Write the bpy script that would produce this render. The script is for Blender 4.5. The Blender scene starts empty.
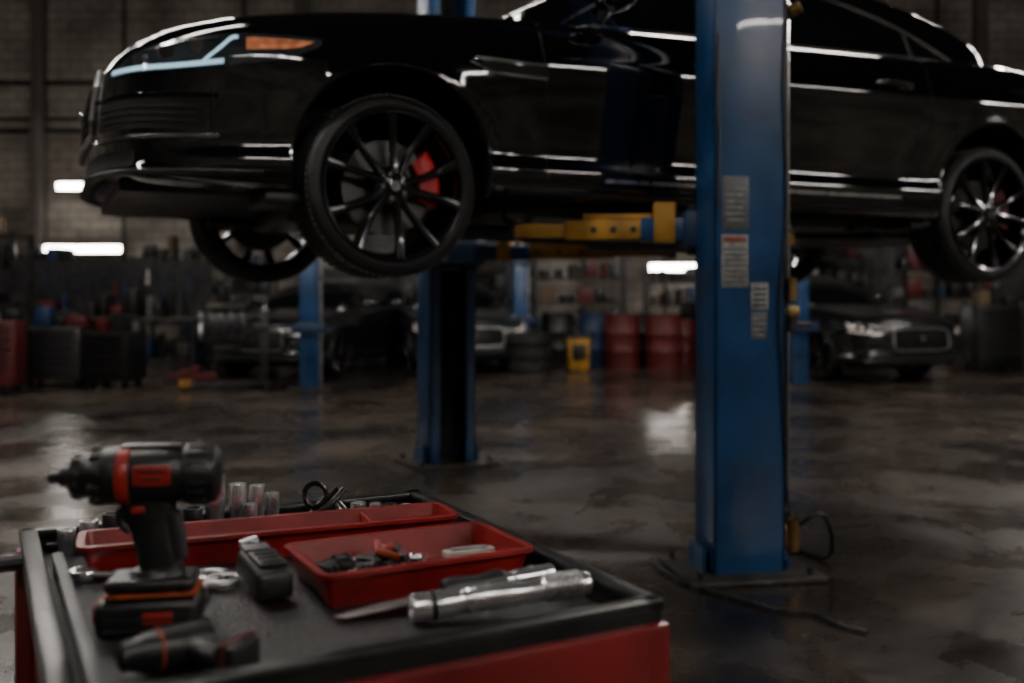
import bpy, bmesh, math, random
import numpy as np
from mathutils import Vector, Matrix, Euler
rad = math.radians
scene = bpy.context.scene
COL = scene.collection

# ------------------------------------------------------------------ materials
MATS = {}
def mat(name, col, rough=0.5, metal=0.0, var=0.25, scale=8.0, bump=0.0, coat=0.0, emis=None, estr=0.0, rvar=0.15, col2=None, bscale=None):
    if name in MATS: return MATS[name]
    m = bpy.data.materials.new(name); m.use_nodes = True
    nt = m.node_tree; b = nt.nodes['Principled BSDF']
    tc = nt.nodes.new('ShaderNodeTexCoord')
    nz = nt.nodes.new('ShaderNodeTexNoise'); nz.inputs['Scale'].default_value = scale; nz.inputs['Detail'].default_value = 6
    nt.links.new(tc.outputs['Object'], nz.inputs['Vector'])
    cr = nt.nodes.new('ShaderNodeValToRGB')
    c2 = col2 if col2 else tuple(c*(1-var) for c in col)
    cr.color_ramp.elements[0].position = 0.35; cr.color_ramp.elements[0].color = (*c2, 1)
    cr.color_ramp.elements[1].position = 0.65; cr.color_ramp.elements[1].color = (*col, 1)
    nt.links.new(nz.outputs['Fac'], cr.inputs['Fac']); nt.links.new(cr.outputs['Color'], b.inputs['Base Color'])
    mr = nt.nodes.new('ShaderNodeMapRange'); mr.inputs['From Min'].default_value = .3; mr.inputs['From Max'].default_value = .7
    mr.inputs['To Min'].default_value = max(0.02, rough*(1-rvar)); mr.inputs['To Max'].default_value = min(1, rough*(1+rvar))
    nt.links.new(nz.outputs['Fac'], mr.inputs['Value']); nt.links.new(mr.outputs['Result'], b.inputs['Roughness'])
    b.inputs['Metallic'].default_value = metal
    b.inputs['Coat Weight'].default_value = coat; b.inputs['Coat Roughness'].default_value = 0.03
    if bump > 0:
        n2 = nt.nodes.new('ShaderNodeTexNoise'); n2.inputs['Scale'].default_value = bscale or scale*6; n2.inputs['Detail'].default_value = 4
        nt.links.new(tc.outputs['Object'], n2.inputs['Vector'])
        bp = nt.nodes.new('ShaderNodeBump'); bp.inputs['Strength'].default_value = bump; bp.inputs['Distance'].default_value = 0.01
        nt.links.new(n2.outputs['Fac'], bp.inputs['Height']); nt.links.new(bp.outputs['Normal'], b.inputs['Normal'])
    if emis:
        b.inputs['Emission Color'].default_value = (*emis, 1); b.inputs['Emission Strength'].default_value = estr
    MATS[name] = m; return m

PAINT = mat('car_paint_black', (.003,.003,.004), .06, 0, .1, 2, coat=1.0)
PAINT_G = mat('car_paint_grey', (.04,.045,.05), .22, .5, .1, 2, coat=1.0)
PAINT_D = mat('car_paint_dark', (.010,.011,.013), .2, .2, .1, 2, coat=1.0)
GLASS = mat('tinted_glass', (.004,.005,.006), .04, 0, .05, 2, coat=.6)
CHROME = mat('chrome', (.8,.81,.83), .14, 1, .1, 20)
TOOLC = mat('tool_chrome', (.80,.80,.81), .24, .92, .12, 20)
DCHROME = mat('dark_chrome', (.22,.22,.23), .2, 1, .1, 20)
SATIN = mat('satin_steel', (.66,.66,.67), .30, .92, .2, 30, bump=.05)
DARKSTEEL = mat('dark_steel', (.07,.07,.075), .4, .8, .4, 15, bump=.1)
DISC = mat('brake_disc_steel', (.07,.068,.066), .4, 1, .2, 15)
BLK = mat('black_plastic', (.009,.009,.010), .40, 0, .3, 20, bump=.12)
BLKE = mat('cart_edge_black', (.010,.011,.012), .32, 0, .5, 14, bump=.12)
MATTE = mat('matte_black', (.004,.004,.004), .85, 0, .3, 6)
RUB = mat('tyre_rubber', (.009,.009,.010), .55, 0, .35, 12, bump=.2)
RIM = mat('rim_gloss_black', (.024,.024,.027), .18, .75, .2, 8, coat=.6)
REDC = mat('caliper_red', (.55,.006,.010), .3, 0, .2, 10, coat=.5)
REDD = mat('caliper_dark_red', (.07,.005,.005), .5, 0, .3, 10)
REDP = mat('red_paint_metal', (.19,.007,.008), .33, 0, .5, 5, coat=.4, bump=.03)
REDB = mat('red_faded_paint', (.10,.008,.008), .5, 0, .45, 5)
REDT = mat('red_tray_plastic', (.22,.008,.008), .36, 0, .45, 14, bump=.05)
BLUE = mat('lift_blue_paint', (.007,.058,.17), .32, 0, .5, 3.5, bump=.06, coat=.2)
BLUED = mat('blue_dark', (.008,.028,.08), .45, 0, .3, 5)
YEL = mat('lift_yellow_paint', (.42,.21,.018), .5, 0, .5, 7, bump=.1)
BRASS = mat('brass_fitting', (.36,.23,.09), .35, 1, .4, 20)
ORG = mat('orange_plastic', (.28,.05,.015), .4, 0, .4, 40)
REDA = mat('red_accent', (.32,.016,.011), .4, 0, .4, 40)
AMBER = mat('amber_reflector', (.72,.24,.11), .25, 0, .5, 30, coat=1)
DRL = mat('drl_lens', (.5,.7,.78), .1, 0, .2, 30, coat=1, emis=(.45,.80,1), estr=.75)
LAMPW = mat('lamp_white_lens', (.6,.55,.52), .1, 0, .2, 30, coat=1, emis=(1,.80,.70), estr=.4)
LENS = mat('headlight_lens', (.05,.06,.07), .08, .5, .5, 16, coat=1)
LABW = mat('label_paper', (.26,.26,.25), .6, 0, .5, 40)
LABG = mat('label_grey', (.09,.10,.11), .5, 0, .4, 40)
WHT = mat('white_plastic', (.45,.42,.38), .5, 0, .3, 10)
TUBE = mat('fluorescent_tube', (.9,.9,.9), .5, 0, .02, 2, emis=(1,.94,.87), estr=112)
TUBE_W = mat('fluorescent_tube_wall', (.9,.9,.9), .5, 0, .02, 2, emis=(1,.94,.86), estr=32)
GREY = mat('grey_paint', (.10,.105,.11), .5, .1, .3, 6, bump=.05)
CARD = mat('cardboard', (.13,.09,.052), .8, 0, .3, 6)
OLIVE = mat('dirty_metal', (.055,.05,.045), .5, .5, .5, 9, bump=.1)

# ------------------------------------------------------------------ builder
class B:
    def __init__(s): s.v=[]; s.f=[]; s.m=[]; s.mats=[]
    def mi(s, m):
        if m not in s.mats: s.mats.append(m)
        return s.mats.index(m)
    def add(s, verts, faces, m, M=None):
        o=len(s.v); k=s.mi(m)
        for p in verts:
            p=Vector(p)
            if M is not None: p=M@p
            s.v.append(tuple(p))
        for f in faces: s.f.append([i+o for i in f]); s.m.append(k)
    def box(s, c, size, m, rot=(0,0,0), bev=0.0, M=None, seg=2, taper=1.0):
        bm=bmesh.new(); bmesh.ops.create_cube(bm,size=1)
        for v in bm.verts:
            t = taper if v.co.z<0 else 1.0
            v.co=Vector((v.co.x*size[0]*t,v.co.y*size[1]*t,v.co.z*size[2]))
        if bev>0: bmesh.ops.bevel(bm,geom=list(bm.edges),offset=min(bev,min(size)*.45),segments=seg,affect='EDGES',profile=.5)
        bm.verts.index_update()
        T=Matrix.Translation(c)@Euler(rot).to_matrix().to_4x4()
        if M is not None: T=M@T
        s.add([v.co.copy() for v in bm.verts],[[v.index for v in f.verts] for f in bm.faces],m,T); bm.free()
    def beam(s, p0, p1, w, h, m, bev=0.004, M=None):
        p0=Vector(p0);p1=Vector(p1);d=p1-p0;L=d.length
        x=d.normalized(); up=Vector((0,0,1)) if abs(x.z)<.95 else Vector((0,1,0))
        y=up.cross(x).normalized(); z=x.cross(y)
        R=Matrix((x,y,z)).transposed().to_4x4()
        T=Matrix.Translation((p0+p1)/2)@R
        if M is not None: T=M@T
        s.box((0,0,0),(L,w,h),m,bev=bev,M=T)
    def rev(s, prof, m, M=None, seg=32, close=False, ang=2*math.pi):
        vs=[];fs=[];n=len(prof);full=ang>6.28
        cnt=seg if full else seg+1
        for i in range(cnt):
            a=ang*i/seg
            for r,h in prof: vs.append((r*math.cos(a),r*math.sin(a),h))
        for i in range(seg):
            j=(i+1)%cnt
            for k in range(n-1 if not close else n):
                k2=(k+1)%n
                fs.append([i*n+k,j*n+k,j*n+k2,i*n+k2])
        s.add(vs,fs,m,M)
    def cyl(s, p0, p1, r, m, r2=None, seg=20, M=None, bev=0.0):
        p0=Vector(p0);p1=Vector(p1);d=p1-p0;L=d.length
        R=d.to_track_quat('Z','Y').to_matrix().to_4x4(); T=Matrix.Translation(p0)@R
        if M is not None: T=M@T
        r2=r if r2 is None else r2; b=bev
        prof=[(1e-5,0),(r-b,0)]+([(r,b)] if b else [])+([(r2,L-b)] if b else [])+[(r2-b,L),(1e-5,L)]
        s.rev(prof,m,T,seg)
    def sweep(s, pts, rx, m, ry=None, n=10, M=None, cap=True, up=(0,0,1), power=2.0):
        pts=[Vector(p) for p in pts]; N=len(pts)
        rx=[rx]*N if not hasattr(rx,'__len__') else rx
        ry=rx if ry is None else ([ry]*N if not hasattr(ry,'__len__') else ry)
        vs=[];fs=[];U=Vector(up)
        for i,p in enumerate(pts):
            t=(pts[min(i+1,N-1)]-pts[max(i-1,0)]).normalized()
            uu=U if abs(t.dot(U))<.97 else Vector((1,0,0))
            a=uu.cross(t).normalized(); b=t.cross(a)
            for k in range(n):
                th=2*math.pi*k/n; c=math.cos(th); q=math.sin(th)
                e=2/power
                cx=math.copysign(abs(c)**e,c); qy=math.copysign(abs(q)**e,q)
                vs.append(p+a*cx*rx[i]+b*qy*ry[i])
        for i in range(N-1):
            for k in range(n):
                k2=(k+1)%n; fs.append([i*n+k,i*n+k2,(i+1)*n+k2,(i+1)*n+k])
        if cap:
            fs.append(list(range(n))[::-1]); fs.append([(N-1)*n+k for k in range(n)])
        s.add(vs,fs,m,M)
    def obj(s, name, loc=(0,0,0), rot=(0,0,0), parent=None, smooth=True, ang=35, fixn=True):
        me=bpy.data.meshes.new(name); me.from_pydata(s.v,[],s.f)
        for m in s.mats: me.materials.append(m)
        me.polygons.foreach_set('material_index',s.m); me.update()
        if fixn:
            bm=bmesh.new(); bm.from_mesh(me); bmesh.ops.recalc_face_normals(bm,faces=bm.faces); bm.to_mesh(me); bm.free()
        if smooth: me.shade_smooth(); me.set_sharp_from_angle(angle=rad(ang))
        o=bpy.data.objects.new(name,me); COL.objects.link(o); o.location=loc; o.rotation_euler=rot
        if parent: o.parent=parent
        return o
def empty(name, loc=(0,0,0), rot=(0,0,0)):
    e=bpy.data.objects.new(name,None); COL.objects.link(e); e.location=loc; e.rotation_euler=rot; e.empty_display_size=.2; return e
def crom(pts, k=8):
    P=[np.array(p,float) for p in pts]; out=[]
    for i in range(len(P)-1):
        p0=P[max(i-1,0)];p1=P[i];p2=P[i+1];p3=P[min(i+2,len(P)-1)]
        for j in range(k):
            t=j/k; out.append(.5*((2*p1)+(-p0+p2)*t+(2*p0-5*p1+4*p2-p3)*t*t+(-p0+3*p1-3*p2+p3)*t**3))
    out.append(P[-1]); return out
def curve_fn(pts):
    c=np.array(crom(pts,12)); xs=np.maximum.accumulate(c[:,0]+np.arange(len(c))*1e-9); ys=c[:,1]
    return lambda x: float(np.interp(x,xs,ys))

# ------------------------------------------------------------------ car
WB=3.33
OUT=np.array(crom([(-1.10,0),(-1.088,.35),(-1.04,.62),(-.93,.80),(-.70,.90),(-.4,.945),(0,.955),(.6,.957),(1.5,.96),(2.5,.965),(3.3,.968),(3.75,.93),(4.1,.84),(4.27,.6),(4.32,0)],30))
_d=np.r_[0,np.cumsum(np.hypot(np.diff(OUT[:,0]),np.diff(OUT[:,1])))]
SL=_d[-1]
def plan(S):
    return np.interp(S,_d,OUT[:,0]),np.interp(S,_d,OUT[:,1])
def S_of_x(x):
    lo=(OUT[:,1]>.5)&(OUT[:,0]<4.2); return float(np.interp(x,OUT[lo,0],_d[lo]))
ZT=curve_fn([(-1.11,.50),(-.95,.555),(-.56,.63),(0,.70),(.5,.735),(.9,.75),(2,.78),(3.2,.81),(4.0,.82),(4.33,.79)])
ZB=curve_fn([(-1.11,.02),(-.8,-.02),(0,-.03),(2,-.03),(3.5,-.03),(4.33,.05)])
INS_S=curve_fn([(0,.06),(.05,.03),(.12,.018),(.17,.018),(.24,.034),(.38,.026),(.55,.008),(.68,.0),(.755,.0),(.775,.010),(.80,.016),(.88,.030),(.95,.055),(1,.10)])
INS_F=curve_fn([(0,.05),(.06,.0),(.15,.012),(.35,.0),(.6,.005),(.78,.02),(.9,.05),(.96,.08),(1,.12)])
def sstep(a,b,x): t=min(1,max(0,(x-a)/(b-a))); return t*t*(3-2*t)
def surf(S,z=None,t=None,off=0.0,side=-1):
    S=max(0,min(SL,S)); x,h=plan(S); e=.01
    x1,h1=plan(max(0,S-e)); x2,h2=plan(min(SL,S+e)); tx,th=x2-x1,h2-h1; L=math.hypot(tx,th) or 1
    nx,nh=-th/L,tx/L
    if S<.02: nx,nh=-1,0
    if S>SL-.02: nx,nh=1,0
    zb,zt=ZB(x),ZT(x)
    if t is None: t=(z-zb)/(zt-zb)
    t=max(0,min(1,t)); z=zb+t*(zt-zb)
    f=sstep(.0,1.0,(-.6-x)/.4); f=max(f,sstep(0,1,(x-3.9)/.3))
    ins=(1-f)*INS_S(t)+f*INS_F(t)
    fl=0
    for wx in (0,WB):
        r=math.hypot(x-wx,z-.06); fl+=(.010*math.exp(-((r-.41)/.035)**2)+.014*math.exp(-((r-.45)/.16)**2))*(1-sstep(.6,.9,t))
    d=-ins+fl+off
    return Vector((x+nx*d, side*max(0,(h+nh*d)), z))
def make_body(name, parent, paint, N=260, M=46):
    rows=[]
    ss=np.linspace(0,SL,N+1)
    ring=[(S,-1) for S in ss]+[(S,1) for S in ss[-2:0:-1]]
    def row(t,k,cr=0):
        r=[]
        for S,sd in ring:
            p=surf(S,t=t,side=sd)
            z=p.z+cr*(1-k*k)*(1.0 if p.x>-.9 else .6); r.append((p.x,p.y*k,z))
        return r
    for k in (0,.5,.85): rows.append(row(0,k))
    for t in np.linspace(0,1,M): rows.append(row(float(t),1))
    for k in (.96,.9,.8,.6,.4,.2,0): rows.append(row(1,k,.055))
    R=len(ring); vs=[p for r in rows for p in r]; fs=[]
    for i in range(len(rows)-1):
        for j in range(R):
            j2=(j+1)%R; fs.append([i*R+j,i*R+j2,(i+1)*R+j2,(i+1)*R+j])
    me=bpy.data.meshes.new(name); me.from_pydata(vs,[],fs); me.materials.append(paint); me.materials.append(MATTE)
    bm=bmesh.new(); bm.from_mesh(me); bmesh.ops.remove_doubles(bm,verts=bm.verts,dist=.0006)
    bmesh.ops.recalc_face_normals(bm,faces=bm.faces); bm.to_mesh(me); bm.free()
    o=bpy.data.objects.new(name,me); COL.objects.link(o)
    cuts=[]
    for wx in (0,WB):
        for sd in (-1,1):
            b=B(); b.cyl((wx,sd*.60,.06),(wx,sd*1.2,.06),.41,MATTE,seg=72)
            c=b.obj('cut',smooth=False); cuts.append(c)
            md=o.modifiers.new('b','BOOLEAN'); md.operation='DIFFERENCE'; md.object=c; md.solver='EXACT'
            try: md.material_mode='TRANSFER'
            except Exception: pass
    dg=bpy.context.evaluated_depsgraph_get()
    new=bpy.data.meshes.new_from_object(o.evaluated_get(dg))
    o.modifiers.clear(); o.data=new; o.data.name=name
    for c in cuts: bpy.data.objects.remove(c)
    new.shade_smooth(); new.set_sharp_from_angle(angle=rad(38))
    o.parent=parent
    return o
def patch(b, Ss, up, lo, m, off=.004, nv=5, side=-1):
    vs=[];fs=[]
    for S in Ss:
        for j in range(nv+1):
            z=lo(S)+(up(S)-lo(S))*j/nv; vs.append(surf(S,z=z,off=off,side=side))
    n=nv+1
    for i in range(len(Ss)-1):
        for j in range(nv): fs.append([i*n+j,(i+1)*n+j,(i+1)*n+j+1,i*n+j+1])
    o=len(vs)
    edge=[i*n for i in range(len(Ss))]+[(len(Ss)-1)*n+j for j in range(1,n)]+[i*n+nv for i in range(len(Ss)-2,-1,-1)]+[j for j in range(nv-1,0,-1)]
    for e in edge:
        i,j=divmod(e,n); S=Ss[i]; z=lo(S)+(up(S)-lo(S))*j/nv; vs.append(surf(S,z=z,off=-.004,side=side))
    L=len(edge)
    for k in range(L): fs.append([edge[k],edge[(k+1)%L],o+(k+1)%L,o+k])
    b.add(vs,fs,m)
ZR=curve_fn([(.40,.71),(.6,.82),(1.0,1.03),(1.4,1.18),(1.7,1.235),(2.1,1.26),(2.5,1.25),(2.9,1.19),(3.3,1.08),(3.6,.975),(3.9,.84)])
WBS=curve_fn([(.40,.25),(.5,.50),(.6,.68),(.75,.80),(.95,.848),(1.5,.862),(2.4,.865),(2.9,.85),(3.3,.80),(3.6,.70),(3.9,.45)])
def gh_y(x,z):
    zb=ZT(x)-.03; return WBS(x)-.43*max(0,z-zb)-.12*max(0,z-zb)**2
DLO=crom([(.80,.765),(1.12,.95),(1.45,1.085),(1.9,1.135),(2.38,1.10),(2.75,1.01),(3.0,.915),(3.22,.815)],8)
def make_greenhouse(parent, paint):
    b=B(); xs=np.linspace(.40,3.9,110); vs=[]
    nv=22;nt=14
    for x in xs:
        zb=ZT(x)-.03; zr=ZR(x); H=max(.02,zr-zb); ze=zb+H*.80; half=[]
        for j in range(nv+1):
            z=zb+(ze-zb)*j/nv; half.append((gh_y(x,z),z))
        ye=gh_y(x,ze)
        for j in range(1,nt+1):
            a=j/nt*math.pi/2; half.append((ye*math.cos(a)**.75 if j<nt else 0, ze+(zr-ze)*math.sin(a)**.9))
        vs+=[(x,-y,z) for y,z in half]+[(x,y,z) for y,z in half[-2::-1]]
    n=2*(nv+nt)+1
    dx=[p[0] for p in DLO];dz=[p[1] for p in DLO]
    gl=[];pt=[]
    for i in range(len(xs)-1):
        for j in range(n-1):
            f=[i*n+j,(i+1)*n+j,(i+1)*n+j+1,i*n+j+1]
            cx=sum(vs[q][0] for q in f)/4; cy=abs(sum(vs[q][1] for q in f)/4); cz=sum(vs[q][2] for q in f)/4
            side=min(j,n-2-j)<nv
            g=False
            if side:
                if .80<cx<3.22 and cz<np.interp(cx,dx,dz) and cz>ZT(cx)+.0: g=True
                if g and 1.68<cx<1.78: g=False
            else:
                if cx<1.45 and cy<gh_y(cx,ZR(cx)-.05)-.06 : g=True
                if 2.95<cx<3.75 and cy<.58: g=True
            (gl if g else pt).append(f)
    b.add(vs,pt,paint)
    b.add(vs,gl,GLASS)
    ob=b.obj('greenhouse',parent=parent,ang=50,fixn=True)
    bm=bmesh.new(); bm.from_mesh(ob.data); bmesh.ops.remove_doubles(bm,verts=bm.verts,dist=1e-5); bmesh.ops.recalc_face_normals(bm,faces=bm.faces); bm.to_mesh(ob.data); bm.free()
    ob.data.shade_smooth()
    return ob
WHEEL=None
def wheel_meshes():
    global WHEEL
    if WHEEL: return WHEEL
    Ry=Matrix.Rotation(rad(-90),4,'X')
    b=B()
    prof=[(.29,.012),(.300,.002),(.312,-.003),(.316,-.006),(.320,-.004),(.338,.0),(.350,.010),(.357,.024),(.360,.036)]
    for g in (.075,.125,.175):
        prof+=[(.361,g-.008),(.350,g-.006),(.350,g+.006),(.361,g+.008)]
    prof+=[(.360,.214),(.357,.228),(.350,.24),(.335,.25),(.30,.248),(.29,.24)]
    b.rev(prof,RUB,Ry,96)
    for k in range(80):
        a=2*math.pi*k/80
        M=Matrix.Rotation(a,4,'Y')
        for yy in (.038,.212): b.box((.3590,yy,0),(.007,.044,.018),RUB,M=M)
        for yy in (.10,.15): b.box((.3605,yy,0),(.004,.026,.018),RUB,M=M@Matrix.Rotation(.04,4,'Y'))
    r=B()
    r.rev([(.300,.004),(.301,-.005),(.296,-.009),(.288,-.006),(.284,.004),(.278,.016),(.272,.05),(.262,.10),(.262,.20),(.275,.24),(.295,.245)],RIM,Ry,96)
    r.rev([(1e-4,-.004),(.024,-.004),(.029,-.001),(.034,.005),(.062,.010),(.078,.020),(.082,.05),(.05,.07)],RIM,Ry,48)
    r.rev([(1e-4,-.007),(.021,-.007),(.024,-.003)],DCHROME,Ry,32)
    for k in range(5):
        a=2*math.pi*k/5
        nuts=Matrix.Rotation(a+.63,4,'Y'); r.cyl((.05,.03,0),(.05,.004,0),.008,DCHROME,M=nuts,seg=8)
        for sg in (-1,1):
            pts=[];w=[];h=[]
            for q in np.linspace(0,1,9):
                R=.050+q*.240; th=a+sg*(.19+.11*q)
                y=.018+.013*math.sin(q*math.pi)-.014*q
                pts.append((R*math.cos(th),y,R*math.sin(th))); h.append(.0200-.004*math.sin(q*math.pi)+.007*q**3); w.append(.014)
            r.sweep(pts,h,RIM,ry=w,n=8,up=(0,1,0),power=2.2)
            r.sweep([(p[0],p[1]-.013,p[2]) for p in pts],.004,RIM,n=6,up=(0,1,0))
    d=B(); d.rev([(.09,.10),(.09,.088),(.190,.088),(.190,.118),(.09,.118)],DISC,Ry,64)
    d.rev([(1e-4,.07),(.088,.07),(.092,.12),(.1,.2)],DARKSTEEL,Ry,32)
    WHEEL=(b.obj('tyre'),r.obj('rim',ang=30),d.obj('brake_disc'))
    return WHEEL
def caliper(m=None):
    m=m or REDC
    c=B(); vs=[]
    seg=14; a0,a1=rad(-32),rad(32)
    prof=[(.135,.056),(.205,.050),(.224,.062),(.224,.14),(.14,.14),(.135,.13)]
    n=len(prof);fs=[]
    for i in range(seg+1):
        a=a0+(a1-a0)*i/seg
        for r,y in prof: vs.append((r*math.cos(a),y,r*math.sin(a)))
    for i in range(seg):
        for k in range(n): fs.append([i*n+k,(i+1)*n+k,(i+1)*n+(k+1)%n,i*n+(k+1)%n])
    fs.append(list(range(n)));fs.append([seg*n+k for k in range(n)])
    c.add(vs,fs,m)
    for z in (-.06,.06): c.cyl((.170,.054,z),(.170,.046,z),.022,m,seg=16)
    return c
def make_car(name, loc, rz, paint, wz=0.0, hi=True, steer=0.0, scale=(1,1,1), farshift=0.0):
    e=empty(name,loc,(0,0,rz)); e.scale=scale
    make_body('body_shell',e,paint,260 if hi else 130,46 if hi else 26)
    make_greenhouse(e,paint)
    L=lambda a,b_,n=24: list(np.linspace(a,b_,n))
    hd=B(); DM=DRL if hi else LAMPW
    for sd in (-1,1):
        up=curve_fn([(.62,.415),(.80,.475),(1.0,.52),(1.25,.545),(1.5,.545)]); lo=curve_fn([(.62,.385),(.80,.385),(1.0,.395),(1.25,.43),(1.42,.475),(1.5,.52)])
        patch(hd,L(.62,1.5,40),up,lo,LENS,.004,8,sd)
        if hi:
            patch(hd,L(1.22,1.47,20),lambda S:up(S)-.016,lambda S:max(lo(S)+.028,.478+ (S-1.2)*.08),AMBER,.008,4,sd)
        patch(hd,L(.66,1.14,24),lambda S:lo(S)+.026,lambda S:lo(S)+.009,DM,.009,3,sd)
        patch(hd,L(1.06,1.19,10),lambda S:min(up(S)-.008,lo(S)+.024+(S-1.06)*.85),lambda S:min(up(S)-.020,lo(S)+.009+(S-1.06)*.85),DM,.009,3,sd)
        patch(hd,L(.80,1.12,18),lambda S:up(S)-.010,lambda S:up(S)-.016,CHROME,.009,2,sd)
        for S in (.82,.93,1.04):
            p=surf(S,z=up(S)-.045,off=.002,side=sd); q=surf(S,z=up(S)-.045,off=.02,side=sd); hd.cyl(p,q-(q-p)*.4,.024,DCHROME if hi else LAMPW,seg=20)
    hd.obj('headlights',parent=e)
    g=B()
    for sd in (-1,1):
        patch(g,L(0,.46,16),lambda S:.46-.12*max(0,S-.3),lambda S:.17+.1*max(0,S-.3),MATTE,.003,6,sd)
        fr=[surf(S,z=.462-.12*max(0,S-.3),off=.012,side=sd) for S in L(0,.46,12)]+[surf(.485,z=.38,off=.012,side=sd),surf(.485,z=.25,off=.012,side=sd)]+[surf(S,z=.168+.1*max(0,S-.3),off=.012,side=sd) for S in L(.46,0,12)]
        g.sweep(fr,.010,SATIN,n=8)
        for z in np.linspace(.20,.43,8):
            g.sweep([surf(S,z=float(z),off=.007,side=sd) for S in L(0,.45,10)],.004,RIM,n=6)
        for S in L(.0,.44,9):
            g.sweep([surf(S,z=float(z),off=.007,side=sd) for z in np.linspace(.18,.44,6)],.003,RIM,n=6)
        patch(g,L(.56,1.08,24),lambda S:.290+.02*(S-.56),lambda S:.185-.01*(S-.56),MATTE,.003,4,sd)
        for z in (.21,.235,.26): g.sweep([surf(S,z=z,off=.005,side=sd) for S in L(.58,1.05,12)],.0028,MATTE,n=6)
        g.sweep([surf(S,z=.150+.02*(S-.55)**2,off=.010,side=sd) for S in L(.52,1.12,18)],.009,CHROME,n=8)
        g.sweep([surf(S,z=.305,off=.004,side=sd) for S in L(.56,1.12,18)],.008,paint,n=8)
        g.sweep([surf(1.10,z=z,off=.004,side=sd) for z in L(.16,.32,8)],.008,paint,n=8)
        patch(g,L(0,.80,16),lambda S:.11,lambda S:.045,MATTE,.003,3,sd)
        g.sweep([surf(S,z=.022,off=.025,side=sd) for S in L(0,1.28,26)],.030,BLK,ry=.010,n=8)
    g.rev([(1e-4,0),(.03,0),(.032,-.006)],CHROME,Matrix.Translation((-1.115,0,.33))@Matrix.Rotation(rad(-90),4,'Y'),24)
    g.obj('front_grille_and_intakes',parent=e)
    t=B()
    for sd in (-1,1):
        def strip(x0,x1,zf,hw,m,off=.003,n=30):
            patch(t,L(S_of_x(x0),S_of_x(x1),n),lambda S:zf(S)+hw,lambda S:zf(S)-hw,m,off,2,sd)
        def seam(xf,z0,z1):
            t.sweep([surf(S_of_x(xf(z)),z=z,off=.0005,side=sd) for z in np.linspace(z0,z1,14)],.0035,MATTE,n=6)
        seam(lambda z:.66-.05*(z-.3),.03,.72); seam(lambda z:1.73,.03,.76); seam(lambda z:2.86+.0*z if z>.42 else 2.86-.55*(.42-z),.03,.78)
        t.sweep([surf(S_of_x(x),z=.03,off=.001,side=sd) for x in L(.62,2.66,40)],.003,MATTE,n=6)
        strip(.95,2.66,lambda S:.062,.007,SATIN,.009,40)
        t.sweep([surf(S_of_x(x),z=-.005,off=.012,side=sd) for x in L(.48,2.86,40)],.020,BLK,ry=.010,n=8)
        strip(.36,.66,lambda S:.50,.022,MATTE,.004,16)
        vp=[surf(S_of_x(x),z=z,off=.008,side=sd) for x,z in [(.66,.53),(.33,.535),(.31,.515),(.40,.478),(.66,.474)]]
        t.sweep(vp,.005,CHROME,n=8)
        for hx,hz in ((1.52,.60),(2.62,.625)):
            hp=[surf(S_of_x(hx+dx_),z=hz,off=o_,side=sd) for dx_,o_ in ((-.11,.0),(-.09,.022),(0,.030),(.09,.024),(.11,.0))]
            t.sweep(crom(hp,4),.010,paint,ry=.013,n=8)
            t.sweep(crom([p+Vector((0,sd*.004,.013)) for p in hp],4),.003,CHROME,n=6)
        for arr in (DLO,[(x,ZT(x)+.006) for x in np.linspace(.80,3.22,30)]):
            t.sweep([(p[0],sd*(gh_y(p[0],p[1])+.004),p[1]) for p in arr],.0085,CHROME,n=8)
        t.sweep([(1.73,sd*(gh_y(1.73,z)+.004),z) for z in np.linspace(.80,1.13,8)],.03,BLK,ry=.006,n=8,up=(1,0,0))
        t.sweep([(2.86,sd*(gh_y(2.86,z)+.004),z) for z in np.linspace(.81,.96,5)],.008,BLK,n=8)
        t.sweep([(.98,sd*.85,.80),(.97,sd*.93,.82)],.02,BLK,ry=.03,n=8)
        t.sweep([(.96,sd*y,.85+.0*y) for y in np.linspace(.90,1.12,10)],[.03,.06,.072,.078,.08,.08,.078,.07,.055,.02],paint,ry=[.03,.05,.058,.062,.064,.064,.060,.054,.04,.015],n=18,power=2.6)
        patch(t,L(SL-1.0,SL-.35,16),lambda S:.66,lambda S:.56,REDD,.005,4,sd)
        for wx in (0,WB):
            arc=[]
            for a in np.linspace(rad(-12),rad(192),48):
                x=wx+.412*math.cos(a); z=.06+.412*math.sin(a)
                if z<-.02: continue
                p=surf(S_of_x(x),z=z,off=-.002,side=sd); arc.append((p.x,p.y,z))
            t.sweep(arc,.006,paint,n=8)
    for sd in (-1,1):
        t.sweep([Vector((surf(S,t=1,side=sd).x,surf(S,t=1,side=sd).y*.965,surf(S,t=1,side=sd).z+.004)) for S in L(.5,S_of_x(.7),40)],.003,MATTE,n=6)
    t.obj('trim_and_mirrors',parent=e)
    u=B()
    u.box((1.65,0,-.055),(2.3,1.5,.07),BLK,bev=.02); u.box((-.6,0,-.01),(.8,1.3,.06),BLK,bev=.02)
    u.box((0,0,-.07),(.62,.80,.10),DARKSTEEL,bev=.03); u.box((WB,0,-.06),(.6,.9,.12),DARKSTEEL,bev=.03)
    u.box((.15,0,.0),(.5,.5,.12),OLIVE,bev=.04)
    for y in (-.28,.28): u.sweep(crom([(.4,y*.5,-.11),(1.2,y*.6,-.115),(2.4,y,-.115),(2.9,y*1.3,-.10),(3.6,y*1.6,-.08),(4.2,y*2,-.02)],8),.032,DARKSTEEL,n=12)
    u.cyl((1.4,0,-.11),(2.1,0,-.11),.085,DARKSTEEL,seg=20,bev=.02)
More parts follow.
